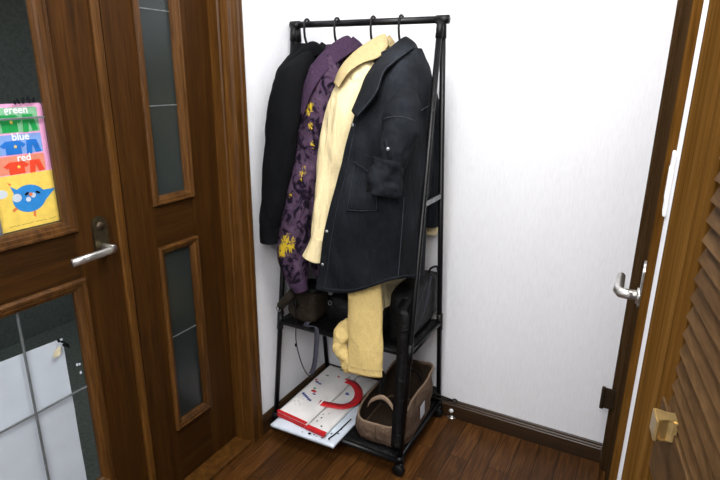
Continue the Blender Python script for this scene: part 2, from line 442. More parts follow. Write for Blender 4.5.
from_bm('lever_handle', bm, M['chrome'], d1, True)
tube('keyhole_cover', [(XD+.008,PY,1.002),(XD+.0105,PY,1.002)], .012, M['hinge'], d1, 20)

# narrow glazed leaf beside it
d2 = setting('door_2'); d2.location = (XD, 1.18, .026)
leaf(d2, .990, 1.374, .026, 2.02, [(1.092,1.246,.243,.880),(1.092,1.246,1.024,1.87)])
for z0, z1, ms in ((.235,.886,(.568,)),(1.0156,1.88,(1.305,1.567))):
    molding_frame('glass_moulding', 1.087, 1.252, z0, z1, .027, d2)
    g0, g1 = z0+.022, z1-.022
    box('glass_pane', (XD-.014,1.109,g0), (XD-.010,1.230,g1), M['smoked'], d2)
    bm = bmesh.new()
    for z in ms: add_box(bm, (XD-.0105,1.109,z-.0018), (XD-.0075,1.230,z+.0018), .0006)
    from_bm('lead_strip', bm, M['lead'], d2)

# ------------------------------------------------------------------ chart and paper behind the door glass
CX = XD-.0195           # sheets lie against the back of the pane
def sheet(name, y0, y1, z0, z1, mat, parent=None, lift=0.0, rad=0):
    if rad:
        pts = []
        for cy, cz, a0 in ((y1-rad,z1-rad,0),(y0+rad,z1-rad,PI/2),(y0+rad,z0+rad,PI),(y1-rad,z0+rad,1.5*PI)):
            for k in range(5):
                a = a0+PI/2*k/4; pts.append((CX+lift, cy+rad*math.cos(a), cz+rad*math.sin(a)))
    else: pts = [(CX+lift,y1,z1),(CX+lift,y0,z1),(CX+lift,y0,z0),(CX+lift,y1,z0)]
    return from_bm(name, poly_bm(pts, .0003, (1,0,0)), mat, parent)
ch = thing('learning_chart', 'colourful clothes and colours chart with blue bird behind the upper door glass', 'poster', (CX-.0008,.69,1.036))
CY0, CY1, CZ0, CZ1 = .600, .811, 1.036, 1.327
sheet('chart_sheet', CY0, CY1, CZ0, CZ1, M['chart_p'], ch, -.0006, .008)
sheet('picture_panel', CY0, CY1-.0005, CZ0, 1.166, M['chart_y'], ch, -.0002, .003)
for z0, z1, c, c2, word in ((1.262,1.3185,'chart_g','chart_g2','green'),(1.213,1.258,'chart_b','chart_b2','blue'),(1.168,1.2095,'chart_r','chart_r2','red')):
    b = sheet('colour_panel', CY0+.004, .797, z0, z1, M[c], ch, -.0002, .003)
    zc = (z0+z1)/2-.0065; h = (z1-z0)*.33
    bm = bmesh.new()
    def P_(y, z): return (CX+.0002, y, zc+z*h)
    ym = .728
    poly_bm([P_(ym+.030,.35),(P_(ym+.022,-.1)),(P_(ym+.018,.1)),(P_(ym+.018,-1.1)),(P_(ym-.018,-1.1)),(P_(ym-.018,.1)),(P_(ym-.022,-.1)),(P_(ym-.030,.35)),(P_(ym-.016,1)),(P_(ym+.016,1))], .0002, (1,0,0), bm)
    ym = .774
    poly_bm([P_(ym-.014,1),P_(ym+.010,1),P_(ym+.019,-1.0),P_(ym+.006,-1.1),P_(ym-.001,.2),P_(ym-.004,-1.2),P_(ym-.017,-1.2)][::-1], .0002, (1,0,0), bm)
    ym = .660
    poly_bm([P_(ym+.022,.6),P_(ym+.016,-1.1),P_(ym-.016,-1.1),P_(ym-.022,.6),P_(ym-.01,1),P_(ym+.01,1)], .0002, (1,0,0), bm)
    from_bm('clothes_picture', bm, M[c2], b)
    bm = bmesh.new()
    ps = [(CX+.0005, .733+.005*math.cos(PI/2+2*PI*k/10)*(1 if k%2==0 else .45), zc+.1*h+.005*math.sin(PI/2+2*PI*k/10)*(1 if k%2==0 else .45)) for k in range(10)]
    poly_bm(ps, .0002, (1,0,0), bm); from_bm('star_mark', bm, M['chart_y'], b)
    cu = bpy.data.curves.new('word', 'FONT'); cu.body = word; cu.size = .024; cu.align_x = 'CENTER'; cu.offset = .0004; cu.extrude = .0001
    tmp = bpy.data.objects.new('word', cu); C.objects.link(tmp)
    dg = bpy.context.evaluated_depsgraph_get(); me = bpy.data.meshes.new_from_object(tmp.evaluated_get(dg))
    bpy.data.objects.remove(tmp)
    me.transform(Matrix(((0,0,1,CX+.0008),(1,0,0,.748),(0,1,0,z1-.013),(0,0,0,1))))
    w = link('colour_word', me, M['white'], b)
def disc(bm, y, z, ry, rz, lift, n=20, rot=0):
    pts = []
    for k in range(n):
        a = 2*PI*k/n; u, v = ry*math.cos(a), rz*math.sin(a)
        pts.append((CX+lift, y+u*math.cos(rot)-v*math.sin(rot), z+u*math.sin(rot)+v*math.cos(rot)))
    poly_bm(pts, .0002, (1,0,0), bm)
BO = .028
def art(name, mat, discs=(), polys=()):
    for d in discs:
        bm = bmesh.new(); disc(bm, d[0]+BO, *d[1:]); from_bm(name, bm, mat, ch)
    for pz, lift in polys:
        bm = bmesh.new(); poly_bm([(CX+lift, y+BO, z) for y, z in pz], .0002, (1,0,0), bm); from_bm(name, bm, mat, ch)
bp = []
for k in range(28):
    a = 2*PI*k/28; bp.append((.717+.040*math.cos(a), 1.106+.033*math.sin(a)))
bp = bp[:25]+bp[25:]
tailp = [(.752,1.121),(.784,1.120),(.750,1.090)]; wing = [(.688,1.108),(.676,1.142),(.698,1.126)]
art('bird_picture', M['bird'], (), [(bp, .0001)]); art('bird_tail', M['bird'], (), [(tailp, .0)]); art('bird_wing', M['bird'], (), [(wing, .0)])
art('bubble_picture', M['paper'], [(.688,1.112,.011,.010,.0004),(.727,1.112,.006,.006,.0004),(.714,1.104,.006,.006,.0004),(.655,1.126,.014,.010,.0001),(.628,1.136,.018,.012,.0001),(.610,1.085,.012,.014,.0001)])
art('bird_eye', M['ink'], [(.712,1.118,.006,.003,.0006,12,.5),(.739,1.117,.006,.003,.0006,12,-.5)])
art('bird_beak', M['orange_m'], [(.721,1.115,.0045,.0045,.0007,10)])
art('bird_foot', M['orange_m'], (), [([(.722,1.076),(.719,1.062),(.726,1.058),(.727,1.076)],.00005),([(.690,1.088),(.676,1.080),(.672,1.086),(.688,1.094)],.00005),([(.676,1.142),(.671,1.152),(.681,1.146)],.00005),([(.784,1.120),(.792,1.124),(.786,1.114)],.00005)])
art('pink_picture', M['chart_p'], [(.607,1.078,.018,.010,.0003)])
bm = bmesh.new()
for i in range(24):
    if i % 7 == 5: continue
    disc(bm, .690+i*.0048, 1.046+(i%3)*.0007, .0014, .0010, .0002, 6)
o = from_bm('caption_line', bm, M['ink'], ch); o['kind'] = 'stuff'

# large white sheet behind the lower pane, a fold across it
bm = bmesh.new(); rows = []
for z in [.722-.012*i for i in range(41)]:
    rows.append([Vector((CX-.0008-.0016*abs(math.sin(PI*(.722-z)/.21))*(1 if z > .3 else .4)-.0008*abs(math.sin(PI*(y-.42)/.19)), y+.008+.004*(.722-z), z+(.760-y)*.05)) for y in [.40+.36*k/24 for k in range(25)]])
o = from_bm('paper_sheet', grid_bm(rows), M['paper'], None, True)
tag(o, 'large creased white sheet of paper behind the lower glass of the door', 'paper')
FX = XD-.0119
def scraps(name, parts, mat, label, cat='tape'):
    bm = bmesh.new()
    for y, z, ry, rz, rot in parts:
        pts = []
        for k in range(9):
            a = 2*PI*k/9; q = .7+.5*random.random(); u, v = ry*math.cos(a)*q, rz*math.sin(a)*q
            pts.append((FX, y+u*math.cos(rot)-v*math.sin(rot), z+u*math.sin(rot)+v*math.cos(rot)))
        poly_bm(pts, .0004, (1,0,0), bm)
    return tag(from_bm(name, bm, mat), label, cat)
scraps('tape_remnant', [(.752,1.332,.004,.008,.3),(.764,1.334,.004,.009,-.3),(.777,1.334,.005,.010,.2),(.788,1.333,.004,.008,-.4),(.744,1.330,.004,.005,.5)], M['ink'], 'torn black tape scrap above the top edge of the chart')
scraps('tape_remnant', [(.752,.724,.004,.008,.5),(.767,.706,.006,.010,.8),(.762,.716,.006,.004,-.5),(.774,.698,.004,.009,.4)], M['ink'], 'torn black tape scrap at the corner of the white sheet')
scraps('tape_strip', [(.744,.694,.012,.016,-.5)], M['tape'], 'yellowed tape patch on the corner of the white sheet')
scraps('adhesive_dot', [(.790,.634,.0032,.0042,0),(.798,.632,.0036,.0045,.3),(.797,.606,.0032,.0045,0)], M['paper'], 'three white adhesive dots on the dark lower glass', 'sticker')

# ------------------------------------------------------------------ right side: closed door, its frame, switch, louvred folding door
bm = bmesh.new()
poly_bm([(.005,1.953,0),(.005,1.918,0),(.009,1.914,0),(.012,1.914,0),(.014,1.906,0),(.018,1.900,0),(.030,1.900,0),(.12,1.900,0),(.12,1.953,0)], 2.1, (0,0,1), bm)
struct(from_bm('trim_4', bm, M['dark_z']))
bm = bmesh.new()
poly_bm([(.0255,1.108,0),(.0255,1.090,0),(.028,1.087,0),(.040,1.085,0),(.12,1.085,0),(.12,1.108,0)], 2.1, (0,0,1), bm)
struct(from_bm('trim_5', bm, M['jamb_z']))
struct(box('trim_6', (.012,1.10,2.03), (.12,1.92,2.10), M['dark_z'], None, .004))
d3 = setting('door_3'); d3.location = (.046,1.5,.012)
box('door_leaf', (.0285,1.110,.012), (.064,1.900,2.03), M['dark_z'], d3, .002)
bm = bmesh.new()
add_tube(bm, [(-.020,1.894,.262),(-.020,1.894,.302)], .007, 12); add_tube(bm, [(-.020,1.894,.306),(-.020,1.894,.346)], .007, 12)
add_box(bm, (-.016,1.8925,.264), (.018,1.899,.344), .001)
for z in (.279,.304,.329): add_tube(bm, [(.008,1.8925,z),(.008,1.8905,z)], .004, 8)
from_bm('hinge', bm, M['hinge'], d3, False)
bm = bmesh.new()
poly_bm([(.0285,1.158+.022*math.cos(2*PI*k/24),.985+(.045 if math.sin(2*PI*k/24)>0 else -.01)+.022*math.sin(2*PI*k/24)) for k in range(24)], .006, (-1,0,0), bm)
from_bm('handle_plate', bm, M['chrome'], d3)
bm = bmesh.new()
add_tube(bm, [(.0285,1.150,.980),(.018,1.150,.980)], .016, 20)
add_tube(bm, [(.020,1.150,.980),(-.002,1.150,.980),(-.011,1.152,.980),(-.0155,1.160,.981),(-.016,1.185,.983),(-.016,1.238,.986)], [.0105,.0105,.0108,.0105,.010,.009], 14)
from_bm('lever_handle', bm, M['chrome'], d3, True)

sw = thing('light_switch', 'white rocker light switch on the strip of wall beside the louvred door', 'light switch', (XR,1.057,1.226))
box('switch_plate', (XR-.006,1.030,1.172), (XR,1.085,1.280), M['white'], sw, .003)
box('rocker', (XR-.0072,1.042,1.198), (XR-.005,1.075,1.254), M['white'], sw, .0015)

# louvred folding panel, swung a little off the wall line
d4 = setting('door_4'); d4.location = (.028,.65,.02)
AN = Vector((.14,-1,0)).normalized(); NO = Vector((-1,-.14,0)).normalized()
LM = Matrix(((AN.x,NO.x,0,.028),(AN.y,NO.y,0,.65),(0,0,1,0),(0,0,0,1)))   # local: x along the panel, y out of its face, z up
W = .46
box('stile', (0,-.026,.02), (.083,0,2.02), M['louvre_z'], d4, .002, LM)
box('stile', (W-.083,-.026,.02), (W,0,2.02), M['louvre_z'], d4, .002, LM)
for z0, z1 in ((.02,.16),(1.02,1.100),(1.92,2.02)): box('rail', (.083,-.026,z0), (W-.083,-.004,z1), M['louvre'], d4, .001, LM)
bm = bmesh.new()
for x in (.083, W-.083-.048):
    add_box(bm, (x,-.024,.02), (x+.020,-.0035,2.02), .003, 2, LM); add_box(bm, (x+.020,-.026,.02), (x+.036,-.006,2.02), .004, 2, LM); add_box(bm, (x+.036,-.026,.02), (x+.048,-.010,2.02), .003, 2, LM)
from_bm('stile_moulding', bm, M['louvre_z'], d4)
z = 1.108; k = 0
PITCH = .0176
while z < 1.60:
    bm = bmesh.new()
    sl = [(-.0145,z+.0185),(-.0125,z+.0205),(-.0045,z+.0005),(-.0065,z-.001)]
    a = [LM @ Vector((.125,y,zz)) for y, zz in sl]; b = [LM @ Vector((W-.125,y,zz)) for y, zz in sl]
    va = [bm.verts.new(p) for p in a]; vb = [bm.verts.new(p) for p in b]
    bm.faces.new(va); bm.faces.new(vb[::-1])
    for i in range(4): bm.faces.new((va[i], va[(i+1)%4], vb[(i+1)%4], vb[i]))
    from_bm('slat', bm, M['louvre'], d4); z += PITCH; k += 1
bm = bmesh.new()
for za, zb in ((.18,1.01),(1.60,1.91)):
    z = za
    while z < zb-.01:
        sl = [(-.0145,z+.0185),(-.0125,z+.0205),(-.0045,z+.0005),(-.0065,z-.001)]
        a = [LM @ Vector((.125,y,zz)) for y, zz in sl]; b = [LM @ Vector((W-.125,y,zz)) for y, zz in sl]
        va = [bm.verts.new(p) for p in a]; vb = [bm.verts.new(p) for p in b]
        bm.faces.new(va); bm.faces.new(vb[::-1])
        for i in range(4): bm.faces.new((va[i], va[(i+1)%4], vb[(i+1)%4], vb[i]))
        z += PITCH
o = from_bm('slat_bank', bm, M['louvre'], d4); o['kind'] = 'stuff'
box('backing_board', (.08,-.030,.1), (W-.08,-.0265,1.98), M['louvre'], d4, 0, LM)
bm = bmesh.new()
KX, KZ = .158, 1.102
pr = [(0,-.010),(.006,-.009),(.011,-.006),(.018,-.008),(.024,-.013),(.027,-.012),(.027,.012),(.024,.013),(.018,.008),(.011,.006),(.006,.009),(0,.010)]
pts = [LM @ Vector((KX+b*.85, a*.66-.006, KZ-.011)) for a, b in pr]
poly_bm(pts, .022, (0,0,1), bm)
bmesh.ops.bevel(bm, geom=[e for e in bm.edges if abs(e.verts[0].co.z-e.verts[1].co.z) < 1e-5], offset=.0012, segments=2, affect='EDGES')
from_bm('pull_knob', bm, M['gold'], d4)

# ------------------------------------------------------------------ garment rack
RX0, RX1, RY0, RY1, RYM, RZT = -1.192, -.637, 1.520, 1.925, 1.725, 1.566
rack = thing('garment_rack', 'black tubular garment rack with two shelves and casters in the corner', 'clothes rack', (-.915,1.72,0))
tube('hanging_rail', [(RX0-.012,RYM,RZT),(RX1+.022,RYM,RZT)], .0112, M['black'], rack, 16)
def leg_pt(x, front, z):
    y0, y1 = (RY0, RYM-.013) if front else (RY1, RYM+.013)
    t = (z-.05)/(RZT-.02-.05); return (x, y0+(y1-y0)*t, z)
for x, dx in ((RX0,.0),(RX1,.0)):
    bm = bmesh.new()
    add_tube(bm, [(x-.018,RYM,RZT),(x+.024 if x == RX1 else x+.018,RYM,RZT)], .0135, 16)
    for fr in (1,0): add_tube(bm, [leg_pt(x,fr,RZT-.005), leg_pt(x,fr,RZT-.055)], .0118, 16)
    from_bm('corner_joint', bm, M['blackplastic'], rack, True)
    for fr in (1,0):
        l = tube('leg', [leg_pt(x,fr,.05), leg_pt(x,fr,.47), leg_pt(x,fr,RZT-.02)], .0098, M['black'], rack, 14)
        tube('joint_sleeve', [leg_pt(x,fr,.43), leg_pt(x,fr,.50)], .0128, M['blackplastic'], l, 14)
        px, py, _ = leg_pt(x,fr,.05)
        cst = from_bm('caster', (lambda b: (add_tube(b, [(px,py,.075),(px,py,.045)], .014, 14), add_box(b, (px-.015,py-.014,.036), (px+.015,py+.014,.052), .004), b)[-1])(bmesh.new()), M['blackplastic'], rack, True)
        bm = bmesh.new()
        add_tube(bm, [(px,py-.019,.0225),(px,py-.016,.0225),(px,py+.002,.0225),(px,py+.005,.0225)], [.019,.0222,.0222,.019], 22)
        from_bm('wheel', bm, M['blackplastic'], cst, True)
SZ, BZ = .460, .066
def shelf(z, y0, y1):
    bm = bmesh.new()
    add_tube(bm, [(RX0,y0,z),(RX1,y0,z)], .0105, 12); add_tube(bm, [(RX0,y1,z),(RX1,y1,z)], .0105, 12)
    add_tube(bm, [(RX0,y0,z),(RX0,y1,z)], .0095, 12); add_tube(bm, [(RX1,y0,z),(RX1,y1,z)], .0095, 12)
    f = from_bm('shelf_frame', bm, M['black'], rack, True)
    G = [[Vector((RX0+(RX1-RX0)*i/16, y0+(y1-y0)*j/12, z+.004-.004*math.sin(PI*i/16)*math.sin(PI*j/12))) for i in range(17)] for j in range(13)]
    cloth('shelf_panel', G, M['black_bag'], rack, False, .004)
shelf(SZ, leg_pt(0,1,SZ)[1], leg_pt(0,0,SZ)[1])
shelf(BZ, 1.505, 1.935)
for x in (RX0, RX1):
    a, b = leg_pt(x,1,.985), leg_pt(x,0,.985)
    m4 = None
    box('side_rail', (x-.004,a[1],.977), (x+.004,b[1],.993), M['grey'] if x == RX1 else M['black'], rack, .002)

# ------------------------------------------------------------------ hangers
HX = {'black':-1.142, 'plum':-1.018, 'yellow':-.878, 'denim':-.776}
def hanger(x, yaw, label, rz=RZT):
    t = thing('clothes_hanger', label, 'hanger', (x,RYM,rz+.016), 'black hangers on the rack rail')
    pts = []
    c = Vector((x,RYM,rz)); R = .0172
    for k in range(15):
        a = -.15*PI + 1.17*PI*k/14          # from the far short tip over the rail to the near side
        pts.append((x, RYM+R*math.cos(a), rz+R*math.sin(a)))
    pts += [(x,RYM-.019,rz-.022),(x,RYM-.015,rz-.045),(x,RYM-.004,rz-.066),(x,RYM,rz-.082),(x,RYM,rz-.125)]
    tube('hook', pts, .0042, M['blackplastic'], t, 8)
    d = Vector((math.sin(yaw),-math.cos(yaw),0))
    base = Vector((x,RYM,rz-.125)); pp = []
    for s, dz in ((-.150,-.075),(-.12,-.055),(-.08,-.022),(0,0),(.08,-.022),(.12,-.055),(.150,-.075)): pp.append(base+d*s+Vector((0,0,dz)))
    tube('shoulder_bar', cr(pp, 25), .0065, M['blackplastic'], t, 10)
    return t
YAW = {'black':-.06, 'plum':.05, 'yellow':.12, 'denim':.32}
hanger(HX['black'], YAW['black'], 'black hanger holding the black top, leftmost on the rail')
hanger(HX['plum'], YAW['plum'], 'black hanger holding the plum tie-dye jacket')
hanger(HX['yellow'], YAW['yellow'], 'black hanger holding the pale yellow shirt')
hanger(HX['denim'], YAW['denim'], 'black hanger holding the black denim jacket, nearest the right leg')

# ------------------------------------------------------------------ garments
def body_rows(x, yaw, spec, ncol=12):
    """closed rings: (z, half width along the hanger, half depth, shift along, shift forward, z drop at the ends)"""
    n = Vector((math.sin(yaw),-math.cos(yaw),0)); f = Vector((-math.cos(yaw),-math.sin(yaw),0)); rows = []
    for z, hn, hf, on, of, dz in spec:
        r = []
        for k in range(ncol):
            a = 2*PI*k/ncol; ca, sa = math.cos(a), math.sin(a)
            r.append(Vector((x,RYM,z))+n*(hn*ca+on)+f*(hf*sa+of)+Vector((0,0,-dz*ca*ca)))
        rows.append(r)
    return rows
def garment_body(name, x, yaw, spec, mat, parent, amp=.006, seed=1):
    G = surf_grid(body_rows(x, yaw, spec), 72, 60, True)
    return cloth(name, wrinkle(G, amp, True, 16, 3.5, seed, .3), mat, parent, True, .003)
def mirror(p, x, yaw):
    n = Vector((math.sin(yaw),-math.cos(yaw),0)); h = Vector((x,RYM,0)); p = Vector(p)
    d = Vector((p.x-h.x, p.y-h.y, 0)).dot(n); return p-n*2*d
def collar_strip(name, x, yaw, top, low, mat, parent, thick=.004, mid=.006):
    """a turned collar: near-side edges given, mirrored to the far side"""
    T = [Vector(p) for p in top]; L = [Vector(p) for p in low]
    T2 = [mirror(p, x, yaw) for p in T]; L2 = [mirror(p, x, yaw) for p in L]
    up = T2[::-1]+T if (T2[0]-T[0]).length > .004 else T2[:0:-1]+T
    lo = L2[::-1]+L if len(up) == 2*len(T) else L2[:0:-1]+L
    h = Vector((x,RYM,0)); md = []
    for a, b in zip(up, lo):
        m = (a+b)/2; o = Vector((m.x-h.x, m.y-h.y, 0))
        md.append(m+(o.normalized()*mid if o.length > 1e-6 else Vector((0,0,0)))+Vector((0,0,mid*.6)))
    return cloth(name, surf_grid([up, md, lo], 64, 12), mat, parent, False, thick)
def sleeve(name, path, radii, mat, parent, amp=.006, seed=1, axis=(1,0,0), su=18, sv=9, nv=60):
    G = loft(path, radii, 32, nv, axis)
    return cloth(name, wrinkle(G, amp, True, su, sv, seed), mat, parent, True, .003)
def far(path, x, yaw): return [mirror(p, x, yaw) for p in path]
def clampY(path): return [Vector((p[0], min(p[1], 1.905), p[2])) for p in path]

# --- black top
x, yw = HX['black'], YAW['black']
g = thing('black_sweatshirt', 'plain black long-sleeved top hanging at the left end of the rack', 'top', (x,RYM,.72))
garment_body('torso', x, yw, [(1.500,.045,.035,.02,-.006,.0),(1.475,.075,.040,.01,-.008,.005),(1.455,.13,.042,0,-.010,.012),(1.42,.185,.042,0,-.014,.02),(1.36,.20,.042,0,-.016,.02),(1.2,.20,.044,0,-.016,0),(.95,.20,.044,0,-.016,0),(.72,.195,.042,0,-.016,0)], M['black_cloth'], g, .004, 3)
near = [(-1.1002,1.6700,1.4449),(-1.0954,1.6000,1.4108),(-1.0892,1.5250,1.3626),(-1.0870,1.4950,1.2771),(-1.0988,1.4820,1.1526),(-1.1233,1.4720,0.9972),(-1.1424,1.4680,0.8916)]
rad = [(.018,.03),(.034,.04),(.052,.045),(.056,.045),(.054,.043),(.046,.040),(.037,.036)]
sleeve('sleeve', near, rad, M['black_cloth'], g, .006, 4)
sleeve('sleeve', clampY(far(near, x, yw)), rad, M['black_cloth'], g, .005, 5)
cf = [(-1.1421,1.4680,0.8990),(-1.1461,1.4680,0.8617),(-1.1479,1.4680,0.8243)]
sleeve('cuff', cf, [(.036,.035),(.034,.033),(.032,.031)], M['black_cloth'], g, .001, 6, nv=16)
sleeve('cuff', clampY(far(cf, x, yw)), [(.036,.035),(.034,.033),(.032,.031)], M['black_cloth'], g, .001, 6, nv=16)
collar_strip('collar', x, yw, [(-1.0826,1.7350,1.4871),(-1.0978,1.7000,1.5057),(-1.1125,1.6650,1.4943),(-1.1227,1.6300,1.4668)], [(-1.0704,1.7350,1.4601),(-1.0754,1.6900,1.4620),(-1.0945,1.6550,1.4445),(-1.1198,1.6000,1.4237)], M['black_cloth'], g, .006, .010)

# --- plum tie-dye jacket
def splash_paint(o, spots):
    me = o.data; at = me.attributes.new('splash', 'FLOAT', 'POINT')
    for i, v in enumerate(me.vertices):
        q = 0
        for (sx, sy, sz), r in spots:
            d = math.sqrt(((v.co.x-sx)**2+(v.co.y-sy)**2)+((v.co.z-sz)*.75)**2)/r
            q = max(q, 1-d*d*.5)
        at.data[i].value = max(0, q)
x, yw = HX['plum'], YAW['plum']
g = thing('tie_dye_jacket', 'plum and black tie-dye fleece jacket with yellow splashes, second on the rack', 'jacket', (x,RYM,.66))
spots = [((-1.0614,1.4600,0.8364),.036),((-1.0840,1.4600,0.8034),.030),((-1.0164,1.4950,1.0837),.020),((-1.0603,1.4900,1.0009),.016),((-1.0039,1.5250,1.2885),.024),((-0.9939,1.5200,1.2346),.017),((-0.9957,1.4750,0.8785),.016),((-1.0260,1.4900,1.0495),.014),((-0.9846,1.5100,1.1742),.014),((-1.1163,1.4600,0.7568),.018)]
b = garment_body('torso', x, yw, [(1.495,.05,.04,.02,-.02,0),(1.47,.08,.05,.0,-.01,.005),(1.44,.14,.055,0,0,.012),(1.39,.185,.058,0,0,.012),(1.2,.20,.060,0,0,0),(.95,.20,.060,0,0,0),(.76,.195,.058,0,0,0),(.68,.16,.042,0,0,0),(.655,.15,.038,0,0,0)], M['purple'], g, .006, 11)
splash_paint(b, spots)
near = [(-0.9924,1.6600,1.4380),(-0.9958,1.6000,1.3667),(-1.0057,1.5700,1.2764),(-1.0271,1.5500,1.1569),(-1.0545,1.5300,1.0047),(-1.0658,1.5100,0.8703),(-1.0703,1.5000,0.7754),(-1.0560,1.4950,0.7072),(-1.0405,1.4900,0.6735)]
rad = [(.035,.045),(.052,.05),(.058,.05),(.058,.048),(.056,.048),(.060,.050),(.057,.05),(.044,.042),(.030,.03)]
b = sleeve('sleeve', near, rad, M['purple'], g, .009, 12); splash_paint(b, spots)
b = sleeve('sleeve', clampY(far(near, x, yw)), rad, M['purple'], g, .007, 13); splash_paint(b, [])
sleeve('cuff', [(-1.0375,1.4800,0.6890),(-1.0294,1.4800,0.6715),(-1.0255,1.4800,0.6569)], [(.029,.03),(.027,.027),(.024,.024)], M['purple_s'], g, .001, 6, nv=10)
collar_strip('collar', x, yw, [(-0.9645,1.7350,1.5118),(-0.9685,1.7000,1.5228),(-0.9979,1.6500,1.4920),(-1.0238,1.5900,1.4396),(-1.0350,1.5450,1.3729),(-1.0517,1.5250,1.2770)], [(-0.9405,1.7350,1.4725),(-0.9239,1.6900,1.4770),(-0.9465,1.6350,1.4468),(-0.9698,1.5650,1.4018),(-0.9886,1.5150,1.3429),(-1.0152,1.5000,1.2670)], M['purple_s'], g, .004, .004)

# --- pale yellow shirt
x, yw = HX['yellow'], YAW['yellow']
g = thing('yellow_shirt', 'pale yellow long-sleeved shirt hanging between the plum and denim jackets', 'shirt', (x,RYM,.62))
garment_body('torso', x, yw, [(1.495,.05,.04,.01,-.02,0),(1.47,.085,.05,.0,-.01,.005),(1.43,.15,.054,0,0,.012),(1.38,.18,.057,0,0,.012),(1.2,.185,.058,0,0,0),(.95,.185,.058,0,0,0),(.70,.185,.075,0,-.025,0),(.565,.185,.088,0,-.035,0)], M['yellow'], g, .010, 21)
near = [(-0.8494,1.6500,1.4252),(-0.8700,1.6000,1.3688),(-0.8863,1.5700,1.2939),(-0.9105,1.5500,1.1914),(-0.9409,1.5350,1.0575),(-0.9525,1.5100,0.9399),(-0.9571,1.4900,0.8554)]
rad = [(.040,.04),(.060,.048),(.064,.05),(.058,.047),(.044,.040),(.031,.030),(.022,.024)]
sleeve('sleeve', near, rad, M['yellow'], g, .011, 22, su=30, sv=5)
fy = [Vector(p) for p in ((-.875,1.84,1.37),(-.865,1.88,1.25),(-.83,1.885,1.10),(-.775,1.885,1.0),(-0.6983,1.8850,0.8623),(-0.6980,1.8850,0.8185))]
sleeve('sleeve', fy, [(.04,.045),(.05,.04),(.042,.04),(.034,.035),(.022,.026),(.021,.025)], M['yellow'], g, .004, 23)
sleeve('cuff', [(-0.9557,1.4880,0.8669),(-0.9665,1.4850,0.8265),(-0.9784,1.4800,0.7860)], [(.022,.022),(.027,.024),(.034,.027)], M['yellow'], g, .002, 24, nv=16)
collar_strip('collar', x, yw, [(-0.8344,1.7350,1.5095),(-0.8289,1.7000,1.5260),(-0.8798,1.6500,1.4873),(-0.9039,1.6000,1.4488),(-0.9170,1.5650,1.4114),(-0.9269,1.5500,1.3714)], [(-0.8225,1.7350,1.4841),(-0.8050,1.6900,1.4882),(-0.8023,1.6200,1.4520),(-0.8338,1.5650,1.4328),(-0.8613,1.5250,1.4025),(-0.8915,1.5150,1.3573)], M['yellow_d'], g, .003, .003)

# --- yellow trousers hung under the denim jacket
g = thing('yellow_trousers', 'buttery yellow trousers with one leg hanging below the denim jacket hem', 'trousers', (-.80,1.55,.36))
path = [(-.86,1.66,1.30),(-.85,1.61,1.05),(-.83,1.56,.80),(-0.7960,1.5350,0.6505),(-0.7915,1.5300,0.5195),(-0.7866,1.5250,0.3676)]
G = loft(path, [(.05,.02),(.056,.02),(.060,.018),(.062,.017),(.0645,.017),(.0665,.017)], 40, 60, (1,.12,0))
cloth('trouser_leg', wrinkle(G, .004, True, 16, 9, 31), M['yellow_t'], g, True, .003)
cen = sum(G[-4], Vector())/len(G[-4])
tube('stitching', [p+(p-cen).normalized()*.0022 for p in G[-4]], .0010, M['yellow_d'], g, 6, True)
path = [(-0.8363,1.5450,0.5686),(-0.8815,1.5380,0.5054),(-0.8948,1.5320,0.4563),(-0.8767,1.5300,0.4049),(-0.8582,1.5350,0.3497)]
G = loft(path, [(.020,.018),(.030,.022),(.026,.022),(.020,.018),(.016,.014)], 28, 40, (1,0,0))
cloth('trouser_leg', wrinkle(G, .009, True, 40, 26, 37), M['yellow_t'], g, True, .003)

# --- black denim jacket
x, yw = HX['denim'], YAW['denim']
g = thing('denim_jacket', 'black denim jacket with rolled sleeve and snap buttons, rightmost on the rack', 'jacket', (x,RYM,.68))
rows = [
 [(-.845,1.670,1.440),(-.815,1.645,1.462),(-.775,1.650,1.475),(-.715,1.69,1.480),(-.712,1.75,1.480),(-.775,1.80,1.470),(-.82,1.80,1.45),(-.845,1.76,1.435)],
 [(-0.8223,1.5200,1.3046),(-0.7625,1.5300,1.3596),(-0.6941,1.5600,1.4012),(-0.6799,1.7000,1.4204),(-.700,1.80,1.415),(-.785,1.86,1.415),(-.85,1.85,1.41),(-.90,1.76,1.385)],
 [(-0.8357,1.5000,1.2320),(-0.7570,1.4900,1.2431),(-0.6722,1.5050,1.2932),(-0.6529,1.7200,1.3462),(-.700,1.82,1.32),(-.77,1.88,1.31),(-.87,1.87,1.30),(-.93,1.76,1.27)],
 [(-0.8540,1.4850,1.1448),(-0.7603,1.4800,1.1374),(-0.6540,1.4900,1.1540),(-0.6525,1.7300,1.1299),(-.705,1.82,1.12),(-.78,1.87,1.12),(-.88,1.86,1.11),(-.95,1.75,1.10)],
 [(-0.9133,1.4850,0.9402),(-0.7896,1.4800,0.9446),(-0.6575,1.4900,0.9669),(-0.6487,1.6800,0.9384),(-0.6799,1.7600,0.9237),(-.80,1.84,.92),(-.90,1.83,.91),(-.98,1.73,.90)],
 [(-0.9405,1.4850,0.8055),(-0.8068,1.4800,0.8052),(-0.6605,1.4900,0.8548),(-0.6425,1.6600,0.8228),(-0.6815,1.7500,0.7984),(-.81,1.82,.80),(-.90,1.81,.79),(-.98,1.71,.78)],
 [(-0.9650,1.4850,0.6713),(-0.8251,1.4800,0.6907),(-0.6647,1.4900,0.7673),(-0.6376,1.6500,0.7258),(-0.6769,1.7400,0.7019),(-.82,1.81,.70),(-.90,1.80,.69),(-.98,1.70,.68)]]
NU, NV = 120, 90
G = wrinkle(surf_grid(rows, NU, NV), .0075, False, 15, 5, 41, .3)
cloth('torso', G, M['denim'], g, False, .004)
GN = gnormals(G)
